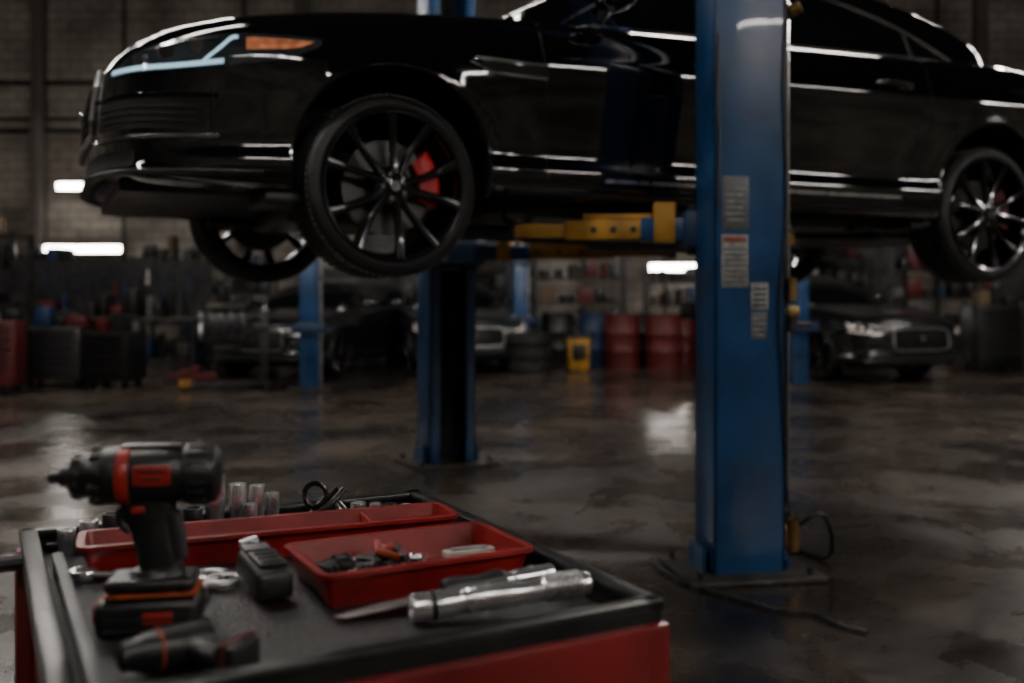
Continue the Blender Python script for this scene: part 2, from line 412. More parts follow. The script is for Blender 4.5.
    for sx in (0,WB):
        for sd in (-1,1):
            u.beam((sx-.12,sd*.35,-.05),(sx,sd*.74,wz-.08),.06,.03,DARKSTEEL); u.beam((sx+.18,sd*.35,-.05),(sx,sd*.74,wz-.08),.05,.03,DARKSTEEL)
            u.cyl((sx,sd*.64,wz-.08),(sx,sd*.58,.38),.03,DARKSTEEL,seg=14)
            for k in range(6): u.rev([(.055,0),(.066,.008),(.055,.016)],DARKSTEEL,Matrix.Translation((sx,sd*.61,.12+k*.035)),18)
            u.cyl((sx,sd*.3,wz),(sx,sd*.8,wz),.02,DARKSTEEL,seg=12)
            u.box((sx-.40,sd*.70,-.06),(.20,.34,.05),BLK,bev=.015)
    for y in (-.55,.55):
        for x in (.62,2.6): u.box((x,y*1.32,-.075),(.14,.08,.05),BLK,bev=.01)
    u.obj('underbody',parent=e)
    T,Rm,D=wheel_meshes()
    for i,(wx,sd) in enumerate(((0,-1),(0,1),(WB,-1),(WB,1))):
        w=bpy.data.objects.new(f'wheel_{i+1}',None); COL.objects.link(w); w.parent=e
        w.location=(wx-(farshift if (sd>0 and wx==0) else 0),sd*.93,wz); w.rotation_euler=(0,0,(math.pi if sd>0 else 0)+(steer if wx==0 else 0))
        for src,nm in ((T,'tyre'),(Rm,'rim'),(D,'brake_disc')):
            o=bpy.data.objects.new(nm,src.data); COL.objects.link(o); o.parent=w
            if nm=='rim': o.rotation_euler=(0,rad(-90+(14 if i==0 else 40*i)),0)
        c=caliper(REDC if (hi and i==0) else REDD)
        o=c.obj('brake_caliper',parent=w)
        o.rotation_euler=(0,rad(-12) if sd<0 else rad(192),0)
    return e

ANG=rad(25)
W0=Vector((-.46,3.92,1.58)); u_=Vector((math.cos(ANG),math.sin(ANG),0)); v_=Vector((-math.sin(ANG),math.cos(ANG),0))
O=W0+v_*.93
make_car('sedan_car',O,ANG,PAINT,0,True,rad(5),farshift=.20)
CARM=Matrix.Translation(O)@Matrix.Rotation(ANG,4,'Z')

# ------------------------------------------------------------------ lift
lift=empty('two_post_car_lift',(0,0,0))
def post(name, loc, rz, W=.30, D=.24, H=4.3, th=.02):
    b=B()
    b.box((0,-D/2+th/2,H/2),(W,th,H),BLUE,bev=.006)
    for sx in (-1,1):
        b.box((sx*(W/2-th/2),0,H/2),(th,D,H),BLUE,bev=.006)
        b.box((sx*(W/2-.035),D/2-th/2,H/2),(.07,th,H),BLUE,bev=.006)
    b.box((0,-.02,H/2-.05),(.10,.05,H-.1),MATTE)
    b.cyl((.05,.01,.1),(.05,.01,H-.2),.018,DARKSTEEL,seg=10)
    b.box((0,0,.012),(W+.26,D+.22,.024),OLIVE,bev=.006)
    for sx in (-1,1):
        for sy in (-1,1):
            b.cyl((sx*(W/2+.08),sy*(D/2+.06),.02),(sx*(W/2+.08),sy*(D/2+.06),.055),.014,DARKSTEEL,seg=6)
        b.box((sx*(W/2+.03),0,.07),(.012,D*.7,.10),BLUE,rot=(0,0,0))
    return b.obj(name,loc,(0,0,rz),parent=lift)
NP=Vector((.945,4.14,0)); NA=rad(10)
FP=Vector((-.45,6.80,0)); FA=rad(205)
post('near_column',NP,NA,W=.305,D=.22); post('far_column',FP,FA,W=.33,D=.26)
NM=Matrix.Translation(NP)@Matrix.Rotation(NA,4,'Z')
FM=Matrix.Translation(FP)@Matrix.Rotation(FA,4,'Z')
def carriage(name, M, rz, loc, z):
    b=B()
    b.box((0,.03,z+.25),(.20,.14,.75),BLUED,bev=.01); b.box((0,.16,z),(.40,.16,.16),BLUED,bev=.015)
    for sx in (-1,1): b.cyl((sx*.13,.17,z-.11),(sx*.13,.17,z+.11),.035,DARKSTEEL,seg=16,bev=.004)
    return b.obj(name,loc,(0,0,rz),parent=lift)
carriage('near_carriage',NM,NA,NP,1.43); carriage('far_carriage',FM,FA,FP,1.43)
def arm(name, p0, p1):
    p0=Vector(p0);p1=Vector(p1); d=(p1-p0); b=B(); n=d.normalized(); L=d.length; side=Vector((-n.y,n.x,0))
    b.beam(p0,p0+n*L*.30,.13,.10,BLUE,.008)
    b.beam(p0+n*L*.18,p0+n*L*.72,.10,.080,YEL,.006)
    b.beam(p0+n*L*.60,p1,.075,.060,YEL,.005)
    b.beam(p0+n*L*.24+Vector((0,0,.055)),p0+n*L*.62+Vector((0,0,.055)),.05,.03,YEL,.004)
    b.box(p0+n*L*.17+Vector((0,0,.03)),(.09,.15,.17),YEL,rot=(0,0,math.atan2(n.y,n.x)),bev=.006)
    for q in (.34,.45,.56): b.cyl(p0+n*L*q+side*.052,p0+n*L*q-side*.052,.014,DARKSTEEL,seg=12)
    b.cyl(p1-Vector((0,0,.045)),p1+Vector((0,0,.045)),.035,DARKSTEEL,seg=18)
    b.cyl(p1+Vector((0,0,.03)),(p1.x,p1.y,1.482),.06,RUB,seg=24,bev=.006)
    return b.obj(name,parent=lift)
def cw(x,y,z):
    p=CARM@Vector((x,y,0)); return (p.x,p.y,z)
na=NM@Vector((-.13,.17,1.43)); nb=NM@Vector((.13,.17,1.43))
arm('near_front_arm',na,cw(.62,-.726,1.43)); arm('near_rear_arm',nb,cw(2.15,-.70,1.43))
fa=FM@Vector((.13,.17,1.43)); fb=FM@Vector((-.13,.17,1.43))
arm('far_front_arm',fa,cw(.62,.726,1.43)); arm('far_rear_arm',fb,cw(2.4,.70,1.43))
b=B()
b.cyl((.180,-.06,.06),(.180,-.06,4.2),.014,CHROME,seg=16)
b.cyl((.170,-.085,.3),(.170,-.085,4.2),.006,BLK,seg=8)
for z in (.25,1.08,1.42,2.30,2.9): b.box((.166,-.06,z),(.05,.06,.03),DARKSTEEL,bev=.004)
b.cyl((.185,-.09,1.12),(.185,-.09,1.22),.026,BRASS,seg=16,bev=.005); b.box((.20,-.07,1.08),(.05,.05,.05),BRASS,bev=.008)
b.cyl((.19,-.085,1.0),(.19,-.085,1.06),.022,DARKSTEEL,seg=14,bev=.004); b.cyl((.19,-.08,1.03),(.28,-.08,1.03),.012,DARKSTEEL,seg=10)
b.cyl((.18,-.09,2.31),(.22,-.11,2.33),.026,BRASS,seg=16,bev=.005)
b.box((.19,-.07,.16),(.07,.07,.10),BRASS,bev=.012); b.cyl((.19,-.10,.10),(.19,-.10,.24),.025,BRASS,seg=14,bev=.005)
b.sweep(crom([(.158,-.09,3.6),(.158,-.105,2.6),(.145,-.115,2.0),(.158,-.11,1.5),(.125,-.118,1.1),(.135,-.117,.8),(.158,-.11,.4),(.18,-.10,.2)],8),.0055,BLK,n=8)
b.sweep(crom([(-.135,-.114,2.2),(-.141,-.115,1.95),(-.135,-.115,1.75),(-.143,-.115,1.5)],6),.006,BLK,n=8)
b.obj('hydraulic_line',NP,(0,0,NA),parent=lift)
b=B(); y=-.1115
def lab(x0,x1,z0,z1,m): b.box(((x0+x1)/2,y,(z0+z1)/2),(x1-x0,.003,z1-z0),m,bev=.001)
lab(-.120,-.005,1.41,1.63,LABG); lab(-.122,-.008,1.18,1.395,LABW); lab(.003,.078,1.09,1.20,LABW); lab(.003,.073,.97,1.08,LABG)
y=-.1135
for k in range(7): lab(-.112,-.018,1.20+k*.022,1.208+k*.022,GREY)
lab(-.114,-.018,1.365,1.385,ORG)
for k in range(6): lab(-.105,-.03+.01*(k%2),1.45+k*.025,1.457+k*.025,LABW)
for k in range(4): lab(.011,.068,1.105+k*.022,1.113+k*.022,BLK)
for k in range(4): lab(.011,.063,.985+k*.022,.992+k*.022,LABW)
b.obj('warning_labels',NP,(0,0,NA),parent=lift)
b=B()
b.sweep(crom([(1.15,4.15,.15),(1.26,4.1,.25),(1.33,4.15,.16),(1.36,4.3,.02),(1.25,4.5,.012)],8),.008,BLK,n=8)
b.obj('hose_loop',parent=lift)
b=B()
b.sweep(crom([(.60,4.3,.012),(.66,4.0,.012),(.80,3.80,.012),(.95,3.62,.012),(1.08,3.56,.012),(1.12,3.45,.012),(1.20,3.36,.012)],8),.009,BLK,n=8)
b.obj('floor_cable')

# ------------------------------------------------------------------ tool cart
BR=Vector((-.160,1.68,0)); CA=math.atan2(.472,.881)
CU,CWd=.60,.684; FL=.79
CM=Matrix.Translation(BR)@Matrix.Rotation(CA,4,'Z')
MAT_TRAY=mat('tray_mat_rubber',(.014,.015,.017),.38,0,.7,60,bump=.5,bscale=260)
b=B(); cx,cy=-CU/2,-CWd/2
b.box((cx,cy,.10+.340),(CU-.03,CWd-.03,.68),REDP,bev=.01)
b.box((cx,cy,FL-.006),(CU-.01,CWd-.01,.012),MAT_TRAY)
t=.014
for (c,sz) in (((cx,-t/2,.795),(CU,t,.045)),((cx,-CWd+t/2,.795),(CU,t,.045)),((-t/2,cy,.795),(t,CWd,.045)),((-CU+t/2,cy,.795),(t,CWd,.045))):
    b.box(c,sz,BLKE,bev=.004)
for (c,sz) in (((cx,-.009,.816),(CU+.006,.024,.012)),((cx,-CWd+.009,.816),(CU+.006,.024,.012)),((-.009,cy,.816),(.024,CWd+.006,.012)),((-CU+.009,cy,.816),(.024,CWd+.006,.012))):
    b.box(c,sz,BLKE,bev=.004)
b.box((cx,-.026,.800),(CU-.06,.010,.008),DARKSTEEL,bev=.003)
for x in (-.010,-CU+.010):
    for yy in (-.010,-CWd+.010): b.box((x,yy,.450),(.036,.036,.695),REDP,bev=.008)
for i,(z0,z1) in enumerate(((.70,.797),(.57,.69),(.45,.56),(.33,.44),(.13,.32))):
    b.box((cx,-CWd+.008,(z0+z1)/2),(CU-.04,.032,z1-z0),REDP,bev=.005)
    if i: b.box((cx,-CWd-.012,z1-.010),(CU-.08,.018,.014),SATIN,bev=.004)
for x in (-.05,-CU+.05):
    for yy in (-.05,-CWd+.05):
        b.cyl((x-.02,yy,.05),(x+.02,yy,.05),.05,RUB,seg=24,bev=.006); b.box((x,yy,.085),(.06,.05,.03),DARKSTEEL,bev=.004)
hx=-CU
b.sweep(crom([(hx,-.06,.79),(hx-.05,-.06,.79),(hx-.06,-.08,.79),(hx-.06,-.34,.79),(hx-.06,-.56,.79),(hx-.05,-.58,.79),(hx,-.58,.79)],5),.011,BLK,n=10)
b.obj('tool_cart',BR,(0,0,CA))
def cobj(b,name,x,y,z=FL,rz=0,**k):
    p=CM@Vector((x,y,0)); return b.obj(name,(p.x,p.y,z),(0,0,CA+rz),**k)
def tray(w,d,h,m,th=.003,flare=.010,rim=.007):
    b=B()
    def rr(ix,iz,rad_=.018):
        pts=[];hw,hd=w/2-ix,d/2-ix;r=max(.004,rad_-ix)
        for q,(sx,sy) in enumerate(((1,1),(-1,1),(-1,-1),(1,-1))):
            for a in np.linspace(0,90,5):
                an=rad(a+90*q); pts.append((sx*(hw-r)+r*math.cos(an),sy*(hd-r)+r*math.sin(an),iz))
        return pts
    loops=[rr(flare+rim,0),rr(rim,h-.005),rr(0,h-.005),rr(0,h),rr(rim+th,h),rr(flare+rim+th,th)]
    vs=[p for l in loops for p in l]; n=20; fs=[]
    for i in range(len(loops)-1):
        for j in range(n): fs.append([i*n+j,i*n+(j+1)%n,(i+1)*n+(j+1)%n,(i+1)*n+j])
    fs.append(list(range(n))[::-1]); fs.append([(len(loops)-1)*n+j for j in range(n)])
    b.add(vs,fs,m); return b
tb=tray(.515,.105,.040,REDT); tb.box((.13,0,.02),(.004,.08,.032),REDT,bev=.001)
cobj(tb,'red_organizer_tray',-.283,-.166,FL,rz=rad(-6.2))
cobj(tray(.281,.172,.042,REDT),'red_parts_tray',-.1715,-.381,FL)
random.seed(3)
b=B()
for k in range(70):
    x=-.025+random.gauss(0,.038); yy=random.gauss(.0,.022); a=random.uniform(0,6.28); L_=random.uniform(.014,.036); z=random.uniform(.006,.028)
    x=max(-.085,min(.09,x)); yy=max(-.045,min(.045,yy))
    dx,dy=math.cos(a)*L_/2,math.sin(a)*L_/2; m=random.choice([BLK,DARKSTEEL,DARKSTEEL,SATIN,BLK])
    b.cyl((x-dx,yy-dy,z),(x+dx,yy+dy,z+random.uniform(-.003,.006)),random.uniform(.003,.0055),m,seg=6)
    b.cyl((x-dx,yy-dy,z),(x-dx*.6,yy-dy*.6,z),.0075,m,seg=6)
for (x,yy,a,m) in ((-.015,.01,.6,REDA),(.005,-.012,2.4,ORG),(-.01,.02,1.3,REDA)):
    b.cyl((x,yy,.030),(x+.03*math.cos(a),yy+.03*math.sin(a),.036),.005,m,seg=10)
cobj(b,'screws_and_bits',-.195,-.385,FL+.003)
b=B(); b.box((0,0,.006),(.070,.018,.010),WHT,bev=.002); b.box((.0,.001,.012),(.05,.010,.003),LABW,bev=.001)
cobj(b,'chalk_stick',-.085,-.378,FL+.016,rz=-.12)
def socket(b,x,yy,z,r,h,m=TOOLC):
    M=Matrix.Translation((x,yy,z)); b.rev([(1e-4,0),(r*.86,0),(r*.9,.001),(r*.9,h*.45),(r,h*.5),(r,h-.001),(r*.97,h),(r*.74,h),(r*.70,h-.002),(r*.7,h*.5),(1e-4,h*.5)],m,M,24)
b=B()
socket(b,0,0,0,.0150,.094); socket(b,.034,.004,0,.0130,.078,TOOLC); socket(b,.062,-.002,0,.012,.074); socket(b,.046,-.024,0,.010,.052,SATIN); socket(b,-.032,-.004,0,.014,.050,DARKSTEEL); socket(b,.086,.002,0,.010,.060,SATIN)
cobj(b,'deep_sockets',-.345,-.054,z=FL)
b=B()
for i in range(5): socket(b,i*.029,0.004*(i%2),0,.0125,.036+.008*(i%3),[TOOLC,SATIN,DARKSTEEL,TOOLC,SATIN][i])
cobj(b,'short_sockets',-.545,-.050,FL)
b=B()
for sg in (-1,1):
    b.sweep(crom([(0,0,.012),(.02,sg*.008,.024),(.04,sg*.014,.038),(.055,sg*.012,.050),(.062,sg*.008,.056)],5),[.0055]*21,BLK,n=10)
b.sweep([(0,0,.012),(-.02,.004,.010),(-.04,.002,.006)],[.009,.008,.003],DARKSTEEL,ry=[.006,.005,.003],n=10); b.cyl((0,-.008,.014),(0,.008,.014),.009,SATIN,seg=16)
b.rev([(.018,0),(.022,.003),(.018,.006),(.014,.003)],DCHROME,Matrix.Translation((.018,.0,.050))@Matrix.Rotation(1.3,4,'X'),28,close=True)
b.rev([(.016,0),(.019,.003),(.016,.006),(.013,.003)],SATIN,Matrix.Translation((.060,.0,.024))@Matrix.Rotation(1.0,4,'Y'),28,close=True)
cobj(b,'pliers',-.212,-.056,FL,rz=.1)
b=B()
for i,(x,r,h) in enumerate(((0,.012,.035),(.03,.010,.030),(.055,.012,.026),(.085,.009,.022))): socket(b,x,.003*i,0,r,h,[SATIN,TOOLC,DARKSTEEL,SATIN][i])
cobj(b,'impact_sockets',-.128,-.066,FL)
def wrench(L,m=TOOLC):
    b=B(); b.sweep([(0,0,.008),(L*.15,0,.008),(L*.5,0,.010),(L*.85,0,.008),(L,0,.008)],[.009,.007,.0065,.007,.010],m,ry=[.0035]*5,n=10,power=3)
    b.rev([(.009,0),(.0175,0),(.019,.003),(.019,.009),(.0175,.012),(.009,.012)],m,Matrix.Translation((L+.012,0,.002)),24,close=True)
    for sg in (-1,1):
        b.sweep(crom([(0,sg*.004,.008),(-.010,sg*.015,.008),(-.024,sg*.016,.008),(-.038,sg*.010,.008)],4),[.007]*12+[.005],m,ry=.005,n=8,power=3)
    return b
wrench(.13).obj('combination_wrench',(-.400,1.250,FL),(0,0,rad(178)))
wrench(.085,SATIN).obj('combination_wrench',(-.375,1.225,FL),(0,0,rad(190)))
b=B(); b.rev([(1e-4,0),(.018,0),(.020,.002),(.020,.014),(.018,.016),(.012,.016),(.010,.012),(1e-4,.012)],SATIN,None,32); b.obj('steel_bushing',(-.380,1.180,FL))
b=B(); b.box((0,0,.022),(.044,.098,.036),BLK,bev=.010,seg=3); b.box((0,-.012,.043),(.034,.05,.006),DARKSTEEL,bev=.002); b.box((0,.034,.042),(.032,.022,.006),GREY,bev=.002)
b.cyl((0,.045,.022),(0,.065,.034),.009,BLK,seg=14); b.cyl((-.01,.066,.036),(.012,.069,.040),.006,SATIN,seg=10)
b.box((0,-.049,.022),(.040,.010,.028),RUB,bev=.005)
for k in range(4): b.box((0,.014*k-.03,.0465),(.024,.004,.002),BLK)
b.obj('battery_tester',(-.300,1.200,FL+.004),(rad(5),0,CA+.05))
def between(p0,p1):
    d=Vector(p1)-Vector(p0); return math.atan2(d.y,d.x),d.length
a,L_=between((-.110,1.090,0),(.090,1.146,0))
b=B(); M=Matrix.Translation((0,0,.016))@Matrix.Rotation(rad(90),4,'Y')
b.rev([(1e-4,.008),(.009,.008),(.010,0),(.013,0),(.0155,.003),(.0155,.045),(.0135,.05),(.0135,.06),(.0145,.062),(.0145,.12),(.0125,.125),(.0125,.15),(.015,.153),(.015,.195),(.0135,.2),(.0135,L_-.004),(.012,L_),(1e-4,L_)],TOOLC,M,28)
for k in range(14): b.rev([(.0150,0),(.0162,.001),(.0162,.0018),(.0150,.0028)],SATIN,M@Matrix.Translation((0,0,.154+k*.003)),24)
b.rev([(.0146,0),(.0160,.0),(.0160,.006),(.0146,.006)],BLK,M@Matrix.Translation((0,0,.022)),24)
b.obj('torque_wrench_handle',(-.110,1.090,FL+.001),(0,rad(-3.5),a))
a,L_=between((-.195,1.095,0),(.050,1.228,0))
b=B()
b.sweep([(0,0,.006),(.012,0,.006),(.06,0,.009),(.115,0,.012),(.135,0,.014)],[.002,.009,.012,.011,.006],SATIN,ry=[.001,.0015,.0018,.002,.003],n=10,power=3)
b.sweep(crom([(.128,0,.015),(.135,0,.015),(.155,0,.016),(.175,0,.016),(.20,0,.017),(.212,0,.017)],4),list(np.interp(np.linspace(0,1,21),[0,.1,.3,.6,.85,1],[.008,.013,.0150,.012,.0150,.011])),BLK,n=12,power=2.5)
b.cyl((.208,0,.017),(.222,0,.017),.0105,TOOLC,seg=18,bev=.002); b.cyl((.222,0,.017),(L_,0,.018),.0115,TOOLC,seg=18,bev=.002)
b.cyl((.245,0,.0175),(.253,0,.0175),.0125,TOOLC,seg=18,bev=.002)
b.obj('scraper',(-.195,1.095,FL),(0,0,a))
# long steel rail lying along the left inside edge
b=B(); L_=.50; b.box((0,0,.022),(.014,L_,.007),GREY,bev=.002)
for s in (-1,1): b.box((0,s*(L_/2-.03),.009),(.012,.03,.018),GREY,bev=.002)
cobj(b,'socket_rail',-.562,-.385,FL)

# impact driver ------------------------------------------------
b=B(); RX=Matrix.Rotation(rad(90),4,'Y')
hz=.190
HM=Matrix.Translation((0,0,hz))@RX
b.rev([(1e-4,-.104),(.0065,-.104),(.0075,-.101),(.0075,-.092),(.012,-.091),(.0135,-.088),(.0135,-.078),(.010,-.076)],DARKSTEEL,HM,24)
b.rev([(.009,-.079),(.018,-.080),(.024,-.076),(.026,-.066),(.0265,-.056),(.031,-.050),(.035,-.040),(.036,-.028),(.036,-.022)],BLK,HM,36)
b.rev([(.034,-.022),(.0372,-.021),(.0380,-.017),(.0380,-.010),(.0372,-.006),(.034,-.005)],REDA,HM,36)
b.rev([(.0355,-.006),(.0365,.0),(.0360,.03),(.0345,.052),(.0335,.056)],BLK,HM,36)
b.rev([(.033,.055),(.037,.057),(.0375,.062),(.0375,.086),(.035,.094),(.028,.099),(.015,.101),(1e-4,.101)],BLK,HM,36)
for k in range(18):
    M=HM@Matrix.Rotation(2*math.pi*k/18,4,'Z'); b.box((.0378,0,.074),(.003,.006,.022),RUB,bev=.001,M=M)
for k in range(10):
    M=HM@Matrix.Rotation(2*math.pi*k/10,4,'Z'); b.box((.0325,0,-.046),(.008,.010,.014),RUB,bev=.002,M=M); b.box((.0255,0,-.070),(.006,.008,.010),RUB,bev=.002,M=M)
b.box((.018,0,hz+.034),(.075,.030,.010),BLK,bev=.004)
for s in (-1,1):
    b.box((.022,s*.0345,hz+.004),(.044,.006,.024),REDA,bev=.002); b.box((.022,s*.0380,hz+.009),(.032,.001,.003),BLK); b.box((.022,s*.0380,hz+.000),(.024,.001,.003),BLK)
hp=crom([(.012,0,hz-.015),(.014,0,hz-.035),(.018,0,hz-.060),(.024,0,hz-.090),(.028,0,hz-.115),(.026,0,hz-.128)],5)
n_=len(hp)
b.sweep(hp,list(np.interp(np.linspace(0,1,n_),[0,.2,.45,.8,1],[.042,.033,.027,.026,.038])),BLK,ry=list(np.interp(np.linspace(0,1,n_),[0,.2,.45,.8,1],[.024,.020,.0185,.0185,.026])),n=20,power=2.6,up=(0,1,0))
b.sweep([(.040,0,hz-.045),(.046,0,hz-.075),(.050,0,hz-.105)],[.010,.011,.010],RUB,ry=[.016,.016,.016],n=12,up=(0,1,0),power=3)
b.sweep(crom([(-.012,0,hz-.038),(-.020,0,hz-.048),(-.017,0,hz-.060),(-.008,0,hz-.068)],4),.007,BLK,ry=.009,n=12,up=(0,1,0))
b.box((.004,-.0215,hz-.040),(.016,.006,.008),REDA,bev=.002)
b.box((.018,0,.058),(.105,.066,.016),BLK,bev=.006,seg=3)
b.box((.020,0,.0475),(.110,.070,.004),ORG,bev=.0015)
b.box((.016,0,.0215),(.122,.078,.043),BLK,bev=.010,seg=3)
b.box((-.047,0,.024),(.004,.045,.022),REDA,bev=.002); b.box((.030,-.0395,.022),(.035,.002,.014),REDA,bev=.001)
for k in range(3): b.box((.016,-.0400,.008+k*.013),(.10,.002,.003),RUB)
o=b.obj('impact_driver',(-.405,1.078,FL),(0,0,rad(10))); o.scale=(.87,.87,.87)
b=B(); M0=Matrix.Translation((0,0,.030))@RX
b.rev([(1e-4,-.06),(.010,-.06),(.018,-.055),(.020,-.04),(.024,-.03),(.027,-.005),(.028,.04),(.026,.055),(1e-4,.058)],BLK,M0,28)
b.rev([(.0255,-.012),(.0285,-.010),(.0285,-.008),(.0255,-.006)],ORG,M0,28)
b.sweep([(.02,0,.03),(.04,-.03,.026),(.055,-.07,.025)],[.019,.016,.018],BLK,n=14)
b.box((.062,-.085,.028),(.055,.034,.052),BLK,rot=(0,0,.5),bev=.008); b.box((.062,-.086,.030),(.057,.008,.054),REDD,rot=(0,0,.5),bev=.003)
o=b.obj('cordless_screwdriver',(-.330,.950,FL+.0),(0,0,rad(35))); o.scale=(.75,.75,.75)

# ------------------------------------------------------------------ room
def floor_mat():
    m=bpy.data.materials.new('stained_concrete'); m.use_nodes=True; nt=m.node_tree; bs=nt.nodes['Principled BSDF']; N=nt.nodes.new; Lk=nt.links.new
    tc=N('ShaderNodeTexCoord')
    def noise(sc,det=8,ro=.6,dist=0):
        n=N('ShaderNodeTexNoise'); n.inputs['Scale'].default_value=sc; n.inputs['Detail'].default_value=det; n.inputs['Roughness'].default_value=ro; n.inputs['Distortion'].default_value=dist; Lk(tc.outputs['Object'],n.inputs['Vector']); return n
    def ramp(src,stops):
        r=N('ShaderNodeValToRGB'); Lk(src,r.inputs['Fac'])
        while len(r.color_ramp.elements)<len(stops): r.color_ramp.elements.new(.5)
        for e,(p,c) in zip(r.color_ramp.elements,stops): e.position=p; e.color=(*c,1)
        return r
    a=noise(.55,10,.66,.4); r1=ramp(a.outputs['Fac'],[(.34,(.008,.0065,.0055)),(.46,(.026,.020,.016)),(.57,(.080,.060,.045)),(.70,(.17,.135,.105))])
    c=noise(2.2,10,.72,.6); r2=ramp(c.outputs['Fac'],[(.36,(.25,.23,.21)),(.55,(1.05,1.05,1.05))])
    mx=N('ShaderNodeMix'); mx.data_type='RGBA'; mx.blend_type='MULTIPLY'; mx.inputs['Factor'].default_value=.85
    Lk(r1.outputs['Color'],mx.inputs['A']); Lk(r2.outputs['Color'],mx.inputs['B'])
    f=noise(38,6,.7); r3=ramp(f.outputs['Fac'],[(.35,(.6,.6,.6)),(.6,(1.15,1.15,1.15))])
    m2=N('ShaderNodeMix'); m2.data_type='RGBA'; m2.blend_type='MULTIPLY'; m2.inputs['Factor'].default_value=.75
    Lk(mx.outputs['Result'],m2.inputs['A']); Lk(r3.outputs['Color'],m2.inputs['B']); Lk(m2.outputs['Result'],bs.inputs['Base Color'])
    g=noise(1.3,9,.68,.3); mr=N('ShaderNodeMapRange'); mr.inputs['From Min'].default_value=.38; mr.inputs['From Max'].default_value=.62; mr.inputs['To Min'].default_value=.13; mr.inputs['To Max'].default_value=.46
    Lk(g.outputs['Fac'],mr.inputs['Value']); Lk(mr.outputs['Result'],bs.inputs['Roughness'])
    bs.inputs['Coat Weight'].default_value=.35; bs.inputs['Coat Roughness'].default_value=.20
    bp=N('ShaderNodeBump'); bp.inputs['Strength'].default_value=.12; bp.inputs['Distance'].default_value=.008; Lk(c.outputs['Fac'],bp.inputs['Height']); Lk(bp.outputs['Normal'],bs.inputs['Normal'])
    return m
def wall_mat():
    m=bpy.data.materials.new('painted_block_wall'); m.use_nodes=True; nt=m.node_tree; bs=nt.nodes['Principled BSDF']; N=nt.nodes.new; Lk=nt.links.new
    tc=N('ShaderNodeTexCoord'); sp=N('ShaderNodeSeparateXYZ'); Lk(tc.outputs['Object'],sp.inputs[0]); ad=N('ShaderNodeMath'); Lk(sp.outputs['X'],ad.inputs[0]); Lk(sp.outputs['Y'],ad.inputs[1])
    cb=N('ShaderNodeCombineXYZ'); Lk(ad.outputs[0],cb.inputs['X']); Lk(sp.outputs['Z'],cb.inputs['Y'])
    br=N('ShaderNodeTexBrick'); Lk(cb.outputs[0],br.inputs['Vector']); br.inputs['Scale'].default_value=1.0; br.inputs['Brick Width'].default_value=.44; br.inputs['Row Height'].default_value=.21; br.inputs['Mortar Size'].default_value=.012
    br.inputs['Color1'].default_value=(.36,.325,.285,1); br.inputs['Color2'].default_value=(.30,.27,.235,1); br.inputs['Mortar'].default_value=(.13,.115,.10,1)
    nz=N('ShaderNodeTexNoise'); nz.inputs['Scale'].default_value=.8; nz.inputs['Detail'].default_value=8; Lk(tc.outputs['Object'],nz.inputs['Vector'])
    rp=N('ShaderNodeValToRGB'); rp.color_ramp.elements[0].position=.35; rp.color_ramp.elements[0].color=(.40,.37,.34,1); rp.color_ramp.elements[1].position=.62; Lk(nz.outputs['Fac'],rp.inputs['Fac'])
    mx=N('ShaderNodeMix'); mx.data_type='RGBA'; mx.blend_type='MULTIPLY'; mx.inputs['Factor'].default_value=1; Lk(br.outputs['Color'],mx.inputs['A']); Lk(rp.outputs['Color'],mx.inputs['B']); Lk(mx.outputs['Result'],bs.inputs['Base Color'])
    bs.inputs['Roughness'].default_value=.7
    bp=N('ShaderNodeBump'); bp.inputs['Strength'].default_value=.5; bp.inputs['Distance'].default_value=.02; Lk(br.outputs['Fac'],bp.inputs['Height']); bp.invert=True; Lk(bp.outputs['Normal'],bs.inputs['Normal'])
    return m
FM_=floor_mat(); WM=wall_mat(); CEIL=mat('ceiling_paint',(.02,.02,.022),.8,0,.3,1)
TRIMM=mat('column_paint',(.13,.115,.10),.6,0,.4,2)
X0,X1,Y0,Y1,HH=-13,15,-8,21,7.6
def slab(name,c,sz,m):
    b=B(); b.box(c,sz,m); return b.obj(name,smooth=False)
slab('floor',((X0+X1)/2,(Y0+Y1)/2,-.05),(X1-X0,Y1-Y0,.1),FM_)
slab('ceiling',((X0+X1)/2,(Y0+Y1)/2,HH+.05),(X1-X0,Y1-Y0,.1),CEIL)
slab('wall_back',((X0+X1)/2,Y1+.1,HH/2),(X1-X0,.2,HH),WM); slab('wall_front',((X0+X1)/2,Y0-.1,HH/2),(X1-X0,.2,HH),WM)
slab('wall_left',(X0-.1,(Y0+Y1)/2,HH/2),(.2,Y1-Y0,HH),WM); slab('wall_right',(X1+.1,(Y0+Y1)/2,HH/2),(.2,Y1-Y0,HH),WM)
def sect_door(name,x,w,h):
    b=B()
    for i in range(int(h/.55)): b.box((x,Y1-.05,.28+i*.55),(w,.05,.53),GREY,bev=.01); b.box((x,Y1-.085,.28+i*.55+.2),(w,.02,.03),OLIVE)
    for s in (-1,1): b.box((x+s*(w/2+.06),Y1-.06,h/2),(.10,.1,h),DARKSTEEL)
    b.obj(name)
sect_door('door_1',-1.3,3.4,3.9); sect_door('door_2',6.5,3.4,3.9)
b=B()
for z,r in ((4.6,.05),(4.85,.035),(5.6,.06)): b.cyl((X0+.1,Y1-.12,z),(X1-.1,Y1-.12,z),r,OLIVE,seg=10)
for x in (-8.1,-5.6,3.2,8.9): b.cyl((x,Y1-.20,.01),(x,Y1-.20,HH-.01),.04,OLIVE,seg=10)
b.obj('wall_conduit')
b=B()
for x in (-9.9,-4.4,1.6,9.8): b.box((x,Y1-.16,HH/2),(.22,.30,HH),TRIMM,bev=.01)
b.obj('trim_1')

